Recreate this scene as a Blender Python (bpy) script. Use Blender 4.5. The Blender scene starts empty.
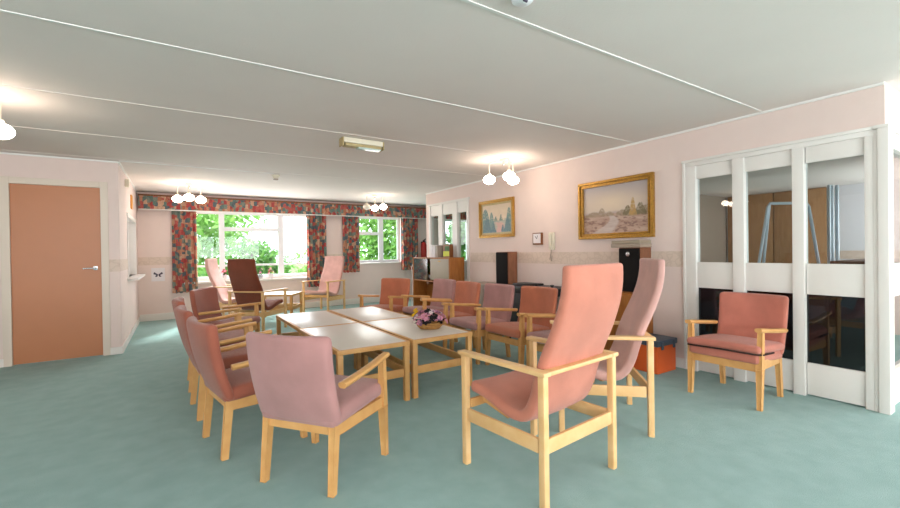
import bpy, bmesh, math, random
from mathutils import Vector, Matrix
C = bpy.context.scene.collection
PI = math.pi
R = math.radians
rnd = random.Random(7)
H = 2.4

# ------------------------------------------------------------------ materials
def srgb(r, g, b):
    def f(c):
        c /= 255.0
        return c / 12.92 if c <= 0.04045 else ((c + 0.055) / 1.055) ** 2.4
    return (f(r), f(g), f(b), 1.0)

def new_mat(name):
    m = bpy.data.materials.new(name); m.use_nodes = True
    nt = m.node_tree; nt.nodes.clear()
    out = nt.nodes.new('ShaderNodeOutputMaterial')
    b = nt.nodes.new('ShaderNodeBsdfPrincipled')
    nt.links.new(b.outputs[0], out.inputs[0])
    return m, nt, b, out

def N(nt, typ, **kw):
    n = nt.nodes.new(typ)
    for k, v in kw.items():
        if k in n.inputs.keys(): n.inputs[k].default_value = v
        else: setattr(n, k, v)
    return n

def mat(name, col, rough=0.6, spec=0.5, metal=0.0, noise=0.0, nscale=20, stretch=(1, 1, 1), bump=0.0, bscale=200, sheen=0.0, col2=None):
    m, nt, b, out = new_mat(name)
    b.inputs['Roughness'].default_value = rough
    b.inputs['Metallic'].default_value = metal
    b.inputs['Specular IOR Level'].default_value = spec
    if sheen:
        b.inputs['Sheen Weight'].default_value = sheen
    tc = N(nt, 'ShaderNodeTexCoord'); mp = N(nt, 'ShaderNodeMapping')
    mp.inputs['Scale'].default_value = stretch
    nt.links.new(tc.outputs['Object'], mp.inputs[0])
    if noise or col2:
        nz = N(nt, 'ShaderNodeTexNoise', Scale=nscale, Detail=4.0)
        nt.links.new(mp.outputs[0], nz.inputs[0])
        cr = N(nt, 'ShaderNodeValToRGB')
        a = col2 if col2 else tuple(max(0, c * (1 - noise)) for c in col[:3]) + (1,)
        cr.color_ramp.elements[0].position = 0.3; cr.color_ramp.elements[1].position = 0.7
        cr.color_ramp.elements[0].color = a; cr.color_ramp.elements[1].color = col
        nt.links.new(nz.outputs[0], cr.inputs[0]); nt.links.new(cr.outputs[0], b.inputs['Base Color'])
    else:
        b.inputs['Base Color'].default_value = col
    if bump:
        n2 = N(nt, 'ShaderNodeTexNoise', Scale=bscale, Detail=2.0)
        nt.links.new(mp.outputs[0], n2.inputs[0])
        bp = N(nt, 'ShaderNodeBump', Strength=bump, Distance=0.01)
        nt.links.new(n2.outputs[0], bp.inputs['Height']); nt.links.new(bp.outputs[0], b.inputs['Normal'])
    return m

M = {}
M['wall'] = mat('wallpaper', srgb(229, 210, 202), 0.75, 0.2, noise=0.03, nscale=6, bump=0.08, bscale=60)
M['wall_plain'] = mat('plain_wall_paint', srgb(226, 226, 230), 0.7, 0.2, noise=0.03, nscale=4)
M['ceil'] = mat('ceiling_paint', srgb(234, 225, 219), 0.8, 0.15, noise=0.03, nscale=2, bump=0.1, bscale=90)
M['batten'] = mat('ceiling_strip_paint', srgb(236, 234, 230), 0.6, 0.2)
M['carpet'] = mat('teal_carpet', srgb(150, 183, 179), 0.95, 0.05, col2=srgb(137, 172, 167), nscale=7, bump=0.6, bscale=260, sheen=0.2)
M['white'] = mat('white_gloss_paint', srgb(229, 225, 219), 0.35, 0.4, noise=0.02, nscale=5)
M['upvc'] = mat('white_window_frame', srgb(238, 240, 244), 0.35, 0.4)
M['door'] = mat('painted_door_terracotta', srgb(188, 122, 80), 0.38, 0.45, noise=0.04, nscale=5)
M['wood'] = mat('beech_wood', srgb(218, 168, 106), 0.42, 0.4, col2=srgb(206, 152, 90), nscale=6, stretch=(2, 2, 2))
M['woodx'] = mat('beech_wood_pale', srgb(232, 192, 138), 0.4, 0.4, col2=srgb(224, 178, 120), nscale=6, stretch=(2, 2, 2))
M['wooddark'] = mat('stained_wood', srgb(138, 84, 42), 0.45, 0.4, col2=srgb(112, 66, 30), nscale=7, stretch=(6, 6, 1))
M['teak'] = mat('teak_veneer', srgb(170, 108, 48), 0.45, 0.4, col2=srgb(148, 88, 36), nscale=8, stretch=(7, 7, 1))
M['brownside'] = mat('walnut_veneer', srgb(140, 92, 66), 0.5, 0.35, col2=srgb(122, 78, 54), nscale=8, stretch=(7, 7, 1))
M['laminate'] = mat('grey_white_laminate', srgb(222, 214, 204), 0.36, 0.5, noise=0.03, nscale=14)
M['greige'] = mat('grey_beige_laminate', srgb(164, 148, 132), 0.5, 0.4, noise=0.08, nscale=10)
M['gold'] = mat('gilt_frame', srgb(196, 148, 66), 0.35, 0.5, metal=0.6, noise=0.35, nscale=40, bump=0.6, bscale=70)
M['black'] = mat('black_cloth_grille', srgb(24, 21, 20), 0.8, 0.2, noise=0.3, nscale=80)
M['blackp'] = mat('black_plastic', srgb(22, 22, 25), 0.4, 0.4, noise=0.1, nscale=20)
M['chrome'] = mat('brushed_steel', srgb(205, 208, 212), 0.25, 0.5, metal=1.0, noise=0.05, nscale=60)
M['mirror'] = mat('reflective_glass', srgb(170, 180, 182), 0.08, 0.5, metal=0.9)
M['tube'] = mat('pale_blue_metal_tube', srgb(196, 212, 222), 0.35, 0.5, metal=0.1, noise=0.05, nscale=30)
M['silver'] = mat('champagne_laminate', srgb(160, 146, 126), 0.5, 0.4, metal=0.0, noise=0.05, nscale=3)
M['orange'] = mat('orange_plastic', srgb(236, 104, 46), 0.5, 0.4, noise=0.05, nscale=8)
M['lid'] = mat('slate_blue_plastic', srgb(80, 92, 108), 0.5, 0.4, noise=0.15, nscale=30)
M['cream'] = mat('cream_plastic', srgb(226, 218, 196), 0.4, 0.4, noise=0.03, nscale=9)
M['oldcream'] = mat('yellowed_plastic', srgb(186, 166, 118), 0.45, 0.4, noise=0.15, nscale=25)
M['paper'] = mat('white_paper', srgb(228, 222, 224), 0.8, 0.1, noise=0.02, nscale=8)
M['ink'] = mat('dark_print', srgb(92, 84, 100), 0.8, 0.1, noise=0.3, nscale=60)
M['red'] = mat('red_paint', srgb(172, 40, 30), 0.4, 0.5, noise=0.05, nscale=9)
M['brasso'] = mat('amber_wood_plaque', srgb(222, 150, 48), 0.4, 0.4, noise=0.3, nscale=25)
M['green'] = mat('green_leaf', srgb(70, 110, 50), 0.6, 0.3, noise=0.35, nscale=30)
M['darkgreen'] = mat('dark_leaf', srgb(30, 46, 30), 0.6, 0.3, noise=0.35, nscale=30)
M['pinkf'] = mat('pink_petal', srgb(226, 156, 176), 0.7, 0.2, noise=0.2, nscale=40)
M['mauvef'] = mat('mauve_petal', srgb(150, 106, 136), 0.7, 0.2, noise=0.25, nscale=40)
M['whitef'] = mat('white_petal', srgb(238, 226, 222), 0.7, 0.2, noise=0.1, nscale=40)
M['yellowf'] = mat('yellow_petal', srgb(236, 190, 40), 0.7, 0.2, noise=0.1, nscale=40)
M['redf'] = mat('red_petal', srgb(196, 60, 74), 0.7, 0.2, noise=0.2, nscale=40)
M['darkf'] = mat('near_black_petal', srgb(26, 22, 24), 0.6, 0.3, noise=0.2, nscale=40)
M['wicker'] = mat('wicker', srgb(196, 148, 84), 0.6, 0.3, col2=srgb(140, 96, 48), nscale=30, stretch=(1, 1, 4), bump=0.5, bscale=60)
M['lime'] = mat('lime_card', srgb(200, 206, 40), 0.5, 0.3, noise=0.05, nscale=9)
M['panel'] = mat('brown_panel_board', srgb(182, 138, 94), 0.55, 0.3, col2=srgb(164, 120, 76), nscale=5, stretch=(5, 5, 1))
M['grass'] = mat('lawn', srgb(120, 165, 84), 0.9, 0.1, col2=srgb(84, 130, 60), nscale=3)
M['bark'] = mat('bark', srgb(100, 84, 66), 0.9, 0.1, noise=0.3, nscale=20)
M['fabdark'] = mat('dark_cushion_trim', srgb(58, 44, 40), 0.9, 0.1, noise=0.1, nscale=30)  # dark tone for the shaded gap under the loose cushion

def fabric(name, c, k=0.9):
    c2 = tuple(x * k * 0.93 for x in c[:3]) + (1,)
    return mat(name, c, 0.85, 0.15, col2=c2, nscale=7, bump=0.35, bscale=420, sheen=0.25)
M['terracotta'] = fabric('terracotta_wool', srgb(196, 118, 88))
M['rust'] = fabric('rust_vinyl', srgb(162, 92, 72))
M['rust'].node_tree.nodes['Principled BSDF'].inputs['Roughness'].default_value = 0.55
M['mauve'] = fabric('mauve_wool', srgb(184, 136, 132))
M['salmon'] = fabric('salmon_wool', srgb(204, 130, 108))
M['pink'] = fabric('pink_wool', srgb(206, 160, 150))
M['brown'] = fabric('brown_wool', srgb(128, 66, 44))
M['coral'] = fabric('coral_wool', srgb(198, 122, 104))

def leaf_mat(name, a, b):
    m, nt, bs, out = new_mat(name)
    oi = N(nt, 'ShaderNodeNewGeometry')
    cr = N(nt, 'ShaderNodeValToRGB'); cr.color_ramp.elements[0].color = a; cr.color_ramp.elements[1].color = b
    nt.links.new(oi.outputs['Random Per Island'], cr.inputs[0]); nt.links.new(cr.outputs[0], bs.inputs['Base Color'])
    bs.inputs['Roughness'].default_value = 0.6
    tr = N(nt, 'ShaderNodeBsdfTranslucent'); nt.links.new(cr.outputs[0], tr.inputs[0])
    mx = N(nt, 'ShaderNodeMixShader'); mx.inputs[0].default_value = 0.4
    nt.links.new(bs.outputs[0], mx.inputs[1]); nt.links.new(tr.outputs[0], mx.inputs[2]); nt.links.new(mx.outputs[0], out.inputs[0])
    return m
M['leafa'] = leaf_mat('foliage_light', srgb(110, 160, 70), srgb(170, 205, 120))
M['leafb'] = leaf_mat('foliage_mid', srgb(70, 125, 60), srgb(130, 175, 90))

def glass_mat(name, tint, refl=1.0):
    m, nt, b, out = new_mat(name); nt.nodes.remove(b)
    t = N(nt, 'ShaderNodeBsdfTransparent'); t.inputs[0].default_value = tint
    g = N(nt, 'ShaderNodeBsdfGlossy'); g.inputs['Roughness'].default_value = 0.01
    fr = N(nt, 'ShaderNodeLayerWeight', Blend=0.5)
    pw = N(nt, 'ShaderNodeMath', operation='POWER'); pw.inputs[1].default_value = 4.2
    nt.links.new(fr.outputs['Facing'], pw.inputs[0])
    mu = N(nt, 'ShaderNodeMath', operation='MULTIPLY_ADD'); mu.inputs[1].default_value = refl; mu.inputs[2].default_value = 0.04 * refl
    nt.links.new(pw.outputs[0], mu.inputs[0])
    mx = N(nt, 'ShaderNodeMixShader')
    nt.links.new(mu.outputs[0], mx.inputs[0]); nt.links.new(t.outputs[0], mx.inputs[1]); nt.links.new(g.outputs[0], mx.inputs[2])
    nt.links.new(mx.outputs[0], out.inputs[0])
    return m
M['glass'] = glass_mat('clear_glass', (0.93, 0.96, 0.95, 1), 0.5)
M['glassg'] = glass_mat('slightly_smoked_glass', (0.84, 0.87, 0.87, 1), 1.1)
M['glassd'] = glass_mat('dark_tinted_glass', (0.16, 0.17, 0.20, 1), 1.3)

def emis(name, col, s):
    m, nt, b, out = new_mat(name); nt.nodes.remove(b)
    e = N(nt, 'ShaderNodeEmission'); e.inputs[0].default_value = col; e.inputs[1].default_value = s
    nt.links.new(e.outputs[0], out.inputs[0]); return m
M['globe'] = emis('lit_opal_globe', (1.0, 0.82, 0.67, 1), 25.0)
M['globeoff'] = mat('unlit_opal_globe', srgb(238, 228, 210), 0.25, 0.5, noise=0.02, nscale=5)
M['diffuser'] = mat('clear_ribbed_diffuser', srgb(206, 226, 216), 0.2, 0.5, noise=0.05, nscale=40)

# patchwork fabric of curtains and pelmet
def patch():
    m, nt, b, out = new_mat('patchwork_curtain_cloth')
    tc = N(nt, 'ShaderNodeTexCoord'); mp = N(nt, 'ShaderNodeMapping'); mp.inputs['Scale'].default_value = (19, 0.01, 13)
    nt.links.new(tc.outputs['Object'], mp.inputs[0])
    v = N(nt, 'ShaderNodeTexVoronoi'); v.distance = 'CHEBYCHEV'; v.inputs['Scale'].default_value = 1.0; v.inputs['Randomness'].default_value = 0.75
    nt.links.new(mp.outputs[0], v.inputs['Vector'])
    sp = N(nt, 'ShaderNodeSeparateColor'); nt.links.new(v.outputs['Color'], sp.inputs[0])
    cr = N(nt, 'ShaderNodeValToRGB'); r = cr.color_ramp; r.interpolation = 'CONSTANT'
    cols = [srgb(168, 78, 76), srgb(104, 124, 116), srgb(184, 132, 108), srgb(178, 96, 88), srgb(124, 134, 124), srgb(194, 158, 134), srgb(92, 104, 110), srgb(172, 116, 90)]
    r.elements[0].position = 0; r.elements[0].color = cols[0]; r.elements[1].position = 0.13; r.elements[1].color = cols[1]
    for i in range(2, 8):
        e = r.elements.new(0.13 * i); e.color = cols[i]
    nt.links.new(sp.outputs[0], cr.inputs[0])
    nz = N(nt, 'ShaderNodeTexNoise', Scale=60.0, Detail=3.0); nt.links.new(tc.outputs['Object'], nz.inputs[0])
    mx = N(nt, 'ShaderNodeMix', data_type='RGBA', blend_type='OVERLAY'); mx.inputs[0].default_value = 0.45
    nt.links.new(cr.outputs[0], mx.inputs[6]); nt.links.new(nz.outputs[0], mx.inputs[7]); nt.links.new(mx.outputs[2], b.inputs['Base Color'])
    b.inputs['Roughness'].default_value = 0.9; b.inputs['Specular IOR Level'].default_value = 0.1
    return m
M['patch'] = patch()

# wallpaper border (scroll pattern)
def border():
    m, nt, b, out = new_mat('scroll_wallpaper_border')
    tc = N(nt, 'ShaderNodeTexCoord')
    w = N(nt, 'ShaderNodeTexVoronoi'); w.feature = 'DISTANCE_TO_EDGE'; w.inputs['Scale'].default_value = 13.0
    nz = N(nt, 'ShaderNodeTexNoise', Scale=9.0, Detail=3.0)
    mxv = N(nt, 'ShaderNodeMix', data_type='VECTOR'); mxv.inputs[0].default_value = 0.12
    nt.links.new(tc.outputs['Object'], mxv.inputs[4]); nt.links.new(nz.outputs['Color'], mxv.inputs[5]); nt.links.new(tc.outputs['Object'], nz.inputs[0])
    nt.links.new(mxv.outputs[1], w.inputs['Vector'])
    cr = N(nt, 'ShaderNodeValToRGB'); cr.color_ramp.elements[0].color = srgb(210, 190, 174); cr.color_ramp.elements[1].color = srgb(219, 199, 184)
    cr.color_ramp.elements[0].position = 0.03; cr.color_ramp.elements[1].position = 0.12
    nt.links.new(w.outputs[0], cr.inputs[0]); nt.links.new(cr.outputs[0], b.inputs['Base Color']); b.inputs['Roughness'].default_value = 0.8
    return m
M['border'] = border()

def vcol():
    m, nt, b, out = new_mat('painted_canvas')
    a = N(nt, 'ShaderNodeVertexColor'); a.layer_name = 'Col'
    nt.links.new(a.outputs[0], b.inputs['Base Color']); b.inputs['Roughness'].default_value = 0.45
    return m
M['canvas'] = vcol()

# ------------------------------------------------------------------ mesh helpers
class MB:
    def __init__(s): s.v = []; s.f = []; s.mi = []; s.mats = []
    def add(s, vs, fs, m=None):
        o = len(s.v); s.v += [Vector(p) for p in vs]; s.f += [tuple(i + o for i in f) for f in fs]; s.mi += [s.slot(m)] * len(fs)
    def slot(s, m):
        if m is None: return 0
        if m not in s.mats: s.mats.append(m)
        return s.mats.index(m)
    def box(s, a, b, bev=0.0, m=None, mtx=None):
        x0, x1 = sorted((a[0], b[0])); y0, y1 = sorted((a[1], b[1])); z0, z1 = sorted((a[2], b[2]))
        if bev <= 0:
            vs = [(x, y, z) for x in (x0, x1) for y in (y0, y1) for z in (z0, z1)]
            fs = [(0, 1, 3, 2), (4, 6, 7, 5), (0, 4, 5, 1), (2, 3, 7, 6), (0, 2, 6, 4), (1, 5, 7, 3)]
        else:
            bm = bmesh.new(); bmesh.ops.create_cube(bm, size=1)
            for v in bm.verts: v.co = Vector(((x0 + x1) / 2 + v.co.x * (x1 - x0), (y0 + y1) / 2 + v.co.y * (y1 - y0), (z0 + z1) / 2 + v.co.z * (z1 - z0)))
            bmesh.ops.bevel(bm, geom=list(bm.edges), offset=min(bev, .45 * min(x1 - x0, y1 - y0, z1 - z0)), segments=2, profile=.6, affect='EDGES')
            vs = [v.co.copy() for v in bm.verts]; bm.verts.index_update(); fs = [tuple(v.index for v in f.verts) for f in bm.faces]; bm.free()
        if mtx: vs = [mtx @ Vector(p) for p in vs]
        s.add(vs, fs, m); return s
    def bar(s, a, b, w, h, bev=0.004, up=(0, 0, 1), w2=None, h2=None):
        # tapered rectangular bar from a to b; w across, h along 'up'
        a = Vector(a); b = Vector(b); d = (b - a).normalized(); up = Vector(up)
        x = d.cross(up)
        if x.length < 1e-4: x = d.cross(Vector((1, 0, 0)))
        x.normalize(); y = x.cross(d)
        w2 = w if w2 is None else w2; h2 = h if h2 is None else h2
        bm = bmesh.new(); bmesh.ops.create_cube(bm, size=1)
        for v in bm.verts:
            c = v.co.copy(); e = c.z > 0
            v.co = (b if e else a) + x * c.x * (w2 if e else w) + y * c.y * (h2 if e else h)
        bmesh.ops.bevel(bm, geom=list(bm.edges), offset=min(bev, .4 * min(w, h, w2, h2)), segments=2, profile=.6, affect='EDGES')
        bm.verts.index_update(); s.add([v.co.copy() for v in bm.verts], [tuple(v.index for v in f.verts) for f in bm.faces]); bm.free(); return s
    def tube(s, pts, r, n=10, caps=True, radii=None, m=None):
        pts = [Vector(p) for p in pts]; vs = []; fs = []
        up = Vector((0, 0, 1)); prev = None
        for i, p in enumerate(pts):
            d = (pts[min(i + 1, len(pts) - 1)] - pts[max(i - 1, 0)]).normalized()
            x = prev - d * prev.dot(d) if prev is not None else d.cross(up if abs(d.z) < .95 else Vector((1, 0, 0)))
            x.normalize(); prev = x; y = d.cross(x); rr = radii[i] if radii else r
            vs += [p + (x * math.cos(2 * PI * k / n) + y * math.sin(2 * PI * k / n)) * rr for k in range(n)]
        for i in range(len(pts) - 1):
            for k in range(n):
                a = i * n + k; b = i * n + (k + 1) % n; fs.append((a, b, b + n, a + n))
        if caps: fs += [tuple(range(n))[::-1], tuple(range((len(pts) - 1) * n, len(pts) * n))]
        s.add(vs, fs, m); return s
    def sweep(s, pts, prof, up=(0, 0, 1)):
        # rectangular-ish profile [(u,v)] swept along pts; per-point scale allowed as (pt, scale)
        vs = []; fs = []; n = len(prof); P = [Vector(p) for p in pts]; up = Vector(up)
        for i, p in enumerate(P):
            d = (P[min(i + 1, len(P) - 1)] - P[max(i - 1, 0)]).normalized(); x = d.cross(up).normalized(); y = x.cross(d)
            vs += [p + x * u + y * v for u, v in prof]
        for i in range(len(P) - 1):
            for k in range(n):
                a = i * n + k; b = i * n + (k + 1) % n; fs.append((a, b, b + n, a + n))
        fs += [tuple(range(n))[::-1], tuple(range((len(P) - 1) * n, len(P) * n))]
        s.add(vs, fs); return s
    def lathe(s, prof, n=24, c=(0, 0, 0), m=None, sx=1, sy=1):
        vs = []; fs = []; c = Vector(c)
        for r, z in prof: vs += [c + Vector((r * sx * math.cos(2 * PI * k / n), r * sy * math.sin(2 * PI * k / n), z)) for k in range(n)]
        for i in range(len(prof) - 1):
            for k in range(n):
                a = i * n + k; b = i * n + (k + 1) % n; fs.append((a, b, b + n, a + n))
        s.add(vs, fs, m); return s
    def pillow(s, sx, sy, sz, r, fn=None, nx=10, ny=10, nz=3):
        # rounded box on a grid, mapped through fn
        idx = {}; vs = []; fs = []
        def co(i, n, h):
            # cluster samples in the rounded rims
            t = i / n
            e = min(r, h)
            if n <= 3: return -h + 2 * h * t
            k = [-h, -h + e * .15, -h + e * .5, -h + e]
            if i <= 3: return k[i]
            if i >= n - 3: return -k[n - i]
            return -h + e + (2 * h - 2 * e) * (i - 3) / (n - 6)
        def V(i, j, k):
            key = (i, j, k)
            if key not in idx:
                p = Vector((co(i, nx, sx / 2), co(j, ny, sy / 2), co(k, nz, sz / 2)))
                rr = min(r, sx / 2, sy / 2, sz / 2)
                q = Vector((max(-sx / 2 + r, min(sx / 2 - r, p.x)) if sx > 2 * r else 0, max(-sy / 2 + r, min(sy / 2 - r, p.y)) if sy > 2 * r else 0, max(-sz / 2 + rr, min(sz / 2 - rr, p.z)) if sz > 2 * rr else 0))
                d = p - q
                if d.length > 1e-9: p = q + d.normalized() * min(rr, r)
                idx[key] = len(vs); vs.append(Vector(fn(p)) if fn else p)
            return idx[key]
        for i in range(nx):
            for j in range(ny):
                fs.append((V(i, j, 0), V(i, j + 1, 0), V(i + 1, j + 1, 0), V(i + 1, j, 0)))
                fs.append((V(i, j, nz), V(i + 1, j, nz), V(i + 1, j + 1, nz), V(i, j + 1, nz)))
        for i in range(nx):
            for k in range(nz):
                fs.append((V(i, 0, k), V(i + 1, 0, k), V(i + 1, 0, k + 1), V(i, 0, k + 1)))
                fs.append((V(i, ny, k), V(i, ny, k + 1), V(i + 1, ny, k + 1), V(i + 1, ny, k)))
        for j in range(ny):
            for k in range(nz):
                fs.append((V(0, j, k), V(0, j, k + 1), V(0, j + 1, k + 1), V(0, j + 1, k)))
                fs.append((V(nx, j, k), V(nx, j + 1, k), V(nx, j + 1, k + 1), V(nx, j, k + 1)))
        s.add(vs, fs); return s
    def mesh(s, name, m, smooth=False):
        me = bpy.data.meshes.new(name); me.from_pydata([tuple(v) for v in s.v], [], s.f)
        for mm in (s.mats or [m]): me.materials.append(M[mm] if isinstance(mm, str) else mm)
        if s.mats:
            for p, i in zip(me.polygons, s.mi): p.material_index = i
        me.update()
        bm = bmesh.new(); bm.from_mesh(me); bmesh.ops.recalc_face_normals(bm, faces=list(bm.faces)); bm.to_mesh(me); bm.free()
        if smooth:
            me.shade_smooth()
            if smooth != 'full': me.set_sharp_from_angle(angle=R(40))
        return me
    def build(s, name, m, parent=None, smooth=True):
        o = bpy.data.objects.new(name, s.mesh(name, m, smooth)); C.objects.link(o)
        if parent: o.parent = parent
        return o

def tag(o, label, cat, group=None, kind=None):
    o['label'] = label; o['category'] = cat
    if group: o['group'] = group
    if kind: o['kind'] = kind
    return o
def thing(name, label, cat, loc=(0, 0, 0), rz=0, group=None):
    o = bpy.data.objects.new(name, None); C.objects.link(o); o.empty_display_size = 0.1
    o.location = loc; o.rotation_euler = (0, 0, rz)
    return tag(o, label, cat, group)
def struct(mb, name, m, parent=None, smooth=False):
    o = mb.build(name, m, parent, smooth)
    if not parent: o['kind'] = 'structure'
    return o
def copy_tree(o, parent=None):
    c = o.copy(); C.objects.link(c)
    if parent: c.parent = parent
    for ch in list(o.children): copy_tree(ch, c)
    return c
def bx(a, b, bev=0.0): return MB().box(a, b, bev)

# ------------------------------------------------------------------ camera
cam = bpy.data.cameras.new('camera'); co = bpy.data.objects.new('camera', cam); C.objects.link(co)
f, yaw, pitch, roll, h = 424.71, 0.5737, -0.0073, -0.0145, 1.2266
cam.sensor_fit = 'HORIZONTAL'; cam.sensor_width = 36; cam.lens = 36 * f / 900; cam.clip_start = 0.05; cam.clip_end = 200
fw = Vector((math.sin(yaw) * math.cos(pitch), math.cos(yaw) * math.cos(pitch), math.sin(pitch)))
rt = Vector((math.cos(yaw), -math.sin(yaw), 0)); up = rt.cross(fw)
r2 = math.cos(roll) * rt + math.sin(roll) * up; u2 = -math.sin(roll) * rt + math.cos(roll) * up
mx = Matrix((r2, u2, -fw)).transposed().to_4x4(); mx.translation = (0, 0, h)
co.matrix_world = mx
bpy.context.scene.camera = co
def cam2w(lat, dep):   # ground point from camera-aligned lateral / depth measurements
    return (rt * lat + Vector((math.sin(yaw), math.cos(yaw), 0)) * dep)

# ------------------------------------------------------------------ room shell
XR = 4.32; YD = 6.70; YF = 9.70; XD = -0.586; XL = -4.6; YB = -3.6; XE = 8.2; YN = 0.87; YE = 7.56
T = 0.12
struct(bx((XL - T, YB - T, -0.12), (11.4, YF + T, 0)), 'floor', 'carpet')
struct(bx((XL - T, YB - T, H), (11.4, YF + T, H + 0.12)), 'ceiling', 'ceil')

def wall_y(name, y0, y1, x0, x1, holes=(), m='wall', z1=H):
    """wall slab between y0,y1 running x0..x1 with rectangular holes (xa,xb,za,zb)"""
    b = MB(); x = x0
    for xa, xb, za, zb in sorted(holes):
        if xa > x: b.box((x, y0, 0), (xa, y1, z1))
        if za > 0: b.box((xa, y0, 0), (xb, y1, za))
        if zb < z1: b.box((xa, y0, zb), (xb, y1, z1))
        x = xb
    if x < x1: b.box((x, y0, 0), (x1, y1, z1))
    return struct(b, name, m)
def wall_x(name, x0, x1, y0, y1, holes=(), m='wall', z1=H):
    b = MB(); y = y0
    for ya, yb, za, zb in sorted(holes):
        if ya > y: b.box((x0, y, 0), (x1, ya, z1))
        if za > 0: b.box((x0, ya, 0), (x1, yb, za))
        if zb < z1: b.box((x0, ya, zb), (x1, yb, z1))
        y = yb
    if y < y1: b.box((x0, y, 0), (x1, y1, z1))
    return struct(b, name, m)

DX0, DX1, DZ = -1.56, -0.765, 2.06
wall_y('wall_door', YD, YD + T, XL, XD, [(DX0 - .03, DX1 + .03, 0, DZ + .03)])
wall_x('wall_hatch', XD - T, XD, YD + T, YF, [(7.75, 9.15, .9, 1.8)])
wall_y('wall_far', YF, YF + .25, XD - T, 8.5, [(0.15, 2.62, .72, 2.09), (3.5, 4.80, .97, 2.09), (6.05, 7.9, .9, 2.09)])
# right wall with the openings of the glazed screens
wall_x('wall_right', XR, XR + T, YN, YE, [(0.87, 2.30, 0, 2.07), (6.05, 7.44, 0.60, 2.14)])
wall_y('wall_near', YN, YN + T, XR + T, 11.4, [(XR + T + .001, 6.9, 0, 2.07), (8.6, 11.0, .9, 2.1)])
wall_x('wall_store_end', 11.0, 11.12, YN + T, 4.9, m='wall_plain')
wall_y('wall_store_side', 4.9, 5.0, XR + T, 11.0, m='greige')
wall_x('wall_east_end', 8.4, 8.5, 5.0, YF, m='wall_plain')
wall_x('wall_outer_right', XE, XE + .2, YB, YN, [(-3.4, -0.9, .75, 2.15)])
wall_y('wall_back', YB - .2, YB, XL, XE, [(-3.6, -0.6, .75, 2.15), (0.6, 3.6, .75, 2.15), (4.6, 7.6, .75, 2.15)])
wall_x('wall_left', XL - T, XL, YB, YD, [(-2.8, 0.4, .75, 2.15)])

# ceiling joint strips
i = 0
for y in (0.40, 1.6286, 2.8486, 4.0808, 5.31, 6.54):
    xr = XR if y > YN else XE
    i += 1
    struct(bx((XL if y < YD else XD, y - .009, H - .004), (xr, y + .009, H)), 'trim_%d' % i, 'batten' if y < 3 else 'ceil')
# coving line
cb = MB()
cb.box((XR - .018, YN, H - .018), (XR, YE, H)); cb.box((XL, YD - .018, H - .018), (XD, YD, H)); cb.box((XD, YD, H - .018), (XD + .018, YF, H))
struct(cb, 'trim_cornice', 'batten')
# skirting boards
def skirt(name, a, b, hgt=.1):
    struct(bx(a, b, .004), name, 'white')
skirt('baseboard_door_left', (XL, YD - .016, 0), (DX0 - .07, YD, .09)); skirt('baseboard_door_right', (DX1 + .07, YD - .016, 0), (XD + .016, YD, .09))
skirt('baseboard_hatch', (XD, YD, 0), (XD + .016, YF, .09)); skirt('baseboard_far', (XD + .016, YF - .018, 0), (8.4, YF, .13))
skirt('baseboard_right', (XR - .016, 2.32, 0), (XR, YE, .10))
# wallpaper borders
struct(bx((XR - .003, 2.31, 1.03), (XR, 6.02, 1.19)), 'trim_border_right', 'border')
struct(bx((DX1 + .07, YD - .003, 1.03), (XD, YD, 1.18)), 'trim_border_door', 'border')
struct(bx((XD, YD, 1.03), (XD + .003, 7.73, 1.18)), 'trim_border_hatch', 'border')
fb = MB(); fb.box((XD + .003, YF - .003, 1.04), (0.10, YF, 1.19)); fb.box((2.66, YF - .003, 1.04), (3.46, YF, 1.19)); fb.box((4.84, YF - .003, 1.04), (6.0, YF, 1.19))
struct(fb, 'trim_border_far', 'border')
struct(bx((10.995, YN + T, .96), (11.0, 3.02, 1.12)), 'trim_border_store', 'border')

# door
d = MB(); d.box((DX0, YD + .012, .008), (DX1, YD + .05, DZ), .003)
door = struct(d, 'door_1', 'door')
fr = MB()
fr.box((DX0 - .075, YD - .014, 0), (DX0 - .0, YD, DZ + .075), .003); fr.box((DX1, YD - .014, 0), (DX1 + .075, YD, DZ + .075), .003); fr.box((DX0 - .0, YD - .014, DZ), (DX1, YD, DZ + .075), .003)
fr.box((DX0 - .03, YD, 0), (DX0, YD + T, DZ + .03)); fr.box((DX1, YD, 0), (DX1 + .03, YD + T, DZ + .03)); fr.box((DX0, YD, DZ), (DX1, YD + T, DZ + .03))
M['dframe'] = mat('cream_door_frame_paint', srgb(218, 204, 188), 0.4, 0.4)
struct(fr, 'door_frame', 'dframe', door)
hd = MB(); hd.box((DX1 - .078, YD + .002, 1.055), (DX1 - .036, YD + .013, 1.105), .006); hd.tube([(DX1 - .057, YD + .01, 1.08), (DX1 - .057, YD - .04, 1.08), (DX1 - .075, YD - .05, 1.08), (DX1 - .17, YD - .05, 1.078)], .009)
struct(hd, 'door_handle', 'chrome', door, True)

# serving hatch in return wall
hx = MB()
for a, b in (((7.70, .85), (7.76, 1.85)), ((9.14, .85), (9.2, 1.85)), ((7.76, 1.79), (9.14, 1.85))):
    hx.box((XD - T, a[0], a[1]), (XD + .015, b[0], b[1]), .002)
hatch = struct(hx, 'window_3', 'white')
struct(bx((XD - T, 7.6, .865), (XD + .13, 9.25, .90), .004), 'window_sill', 'white', hatch)
struct(bx((XD - T + .01, 7.76, .90), (XD - T + .03, 9.14, 1.79)), 'shutter', 'wall_plain', hatch)

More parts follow.
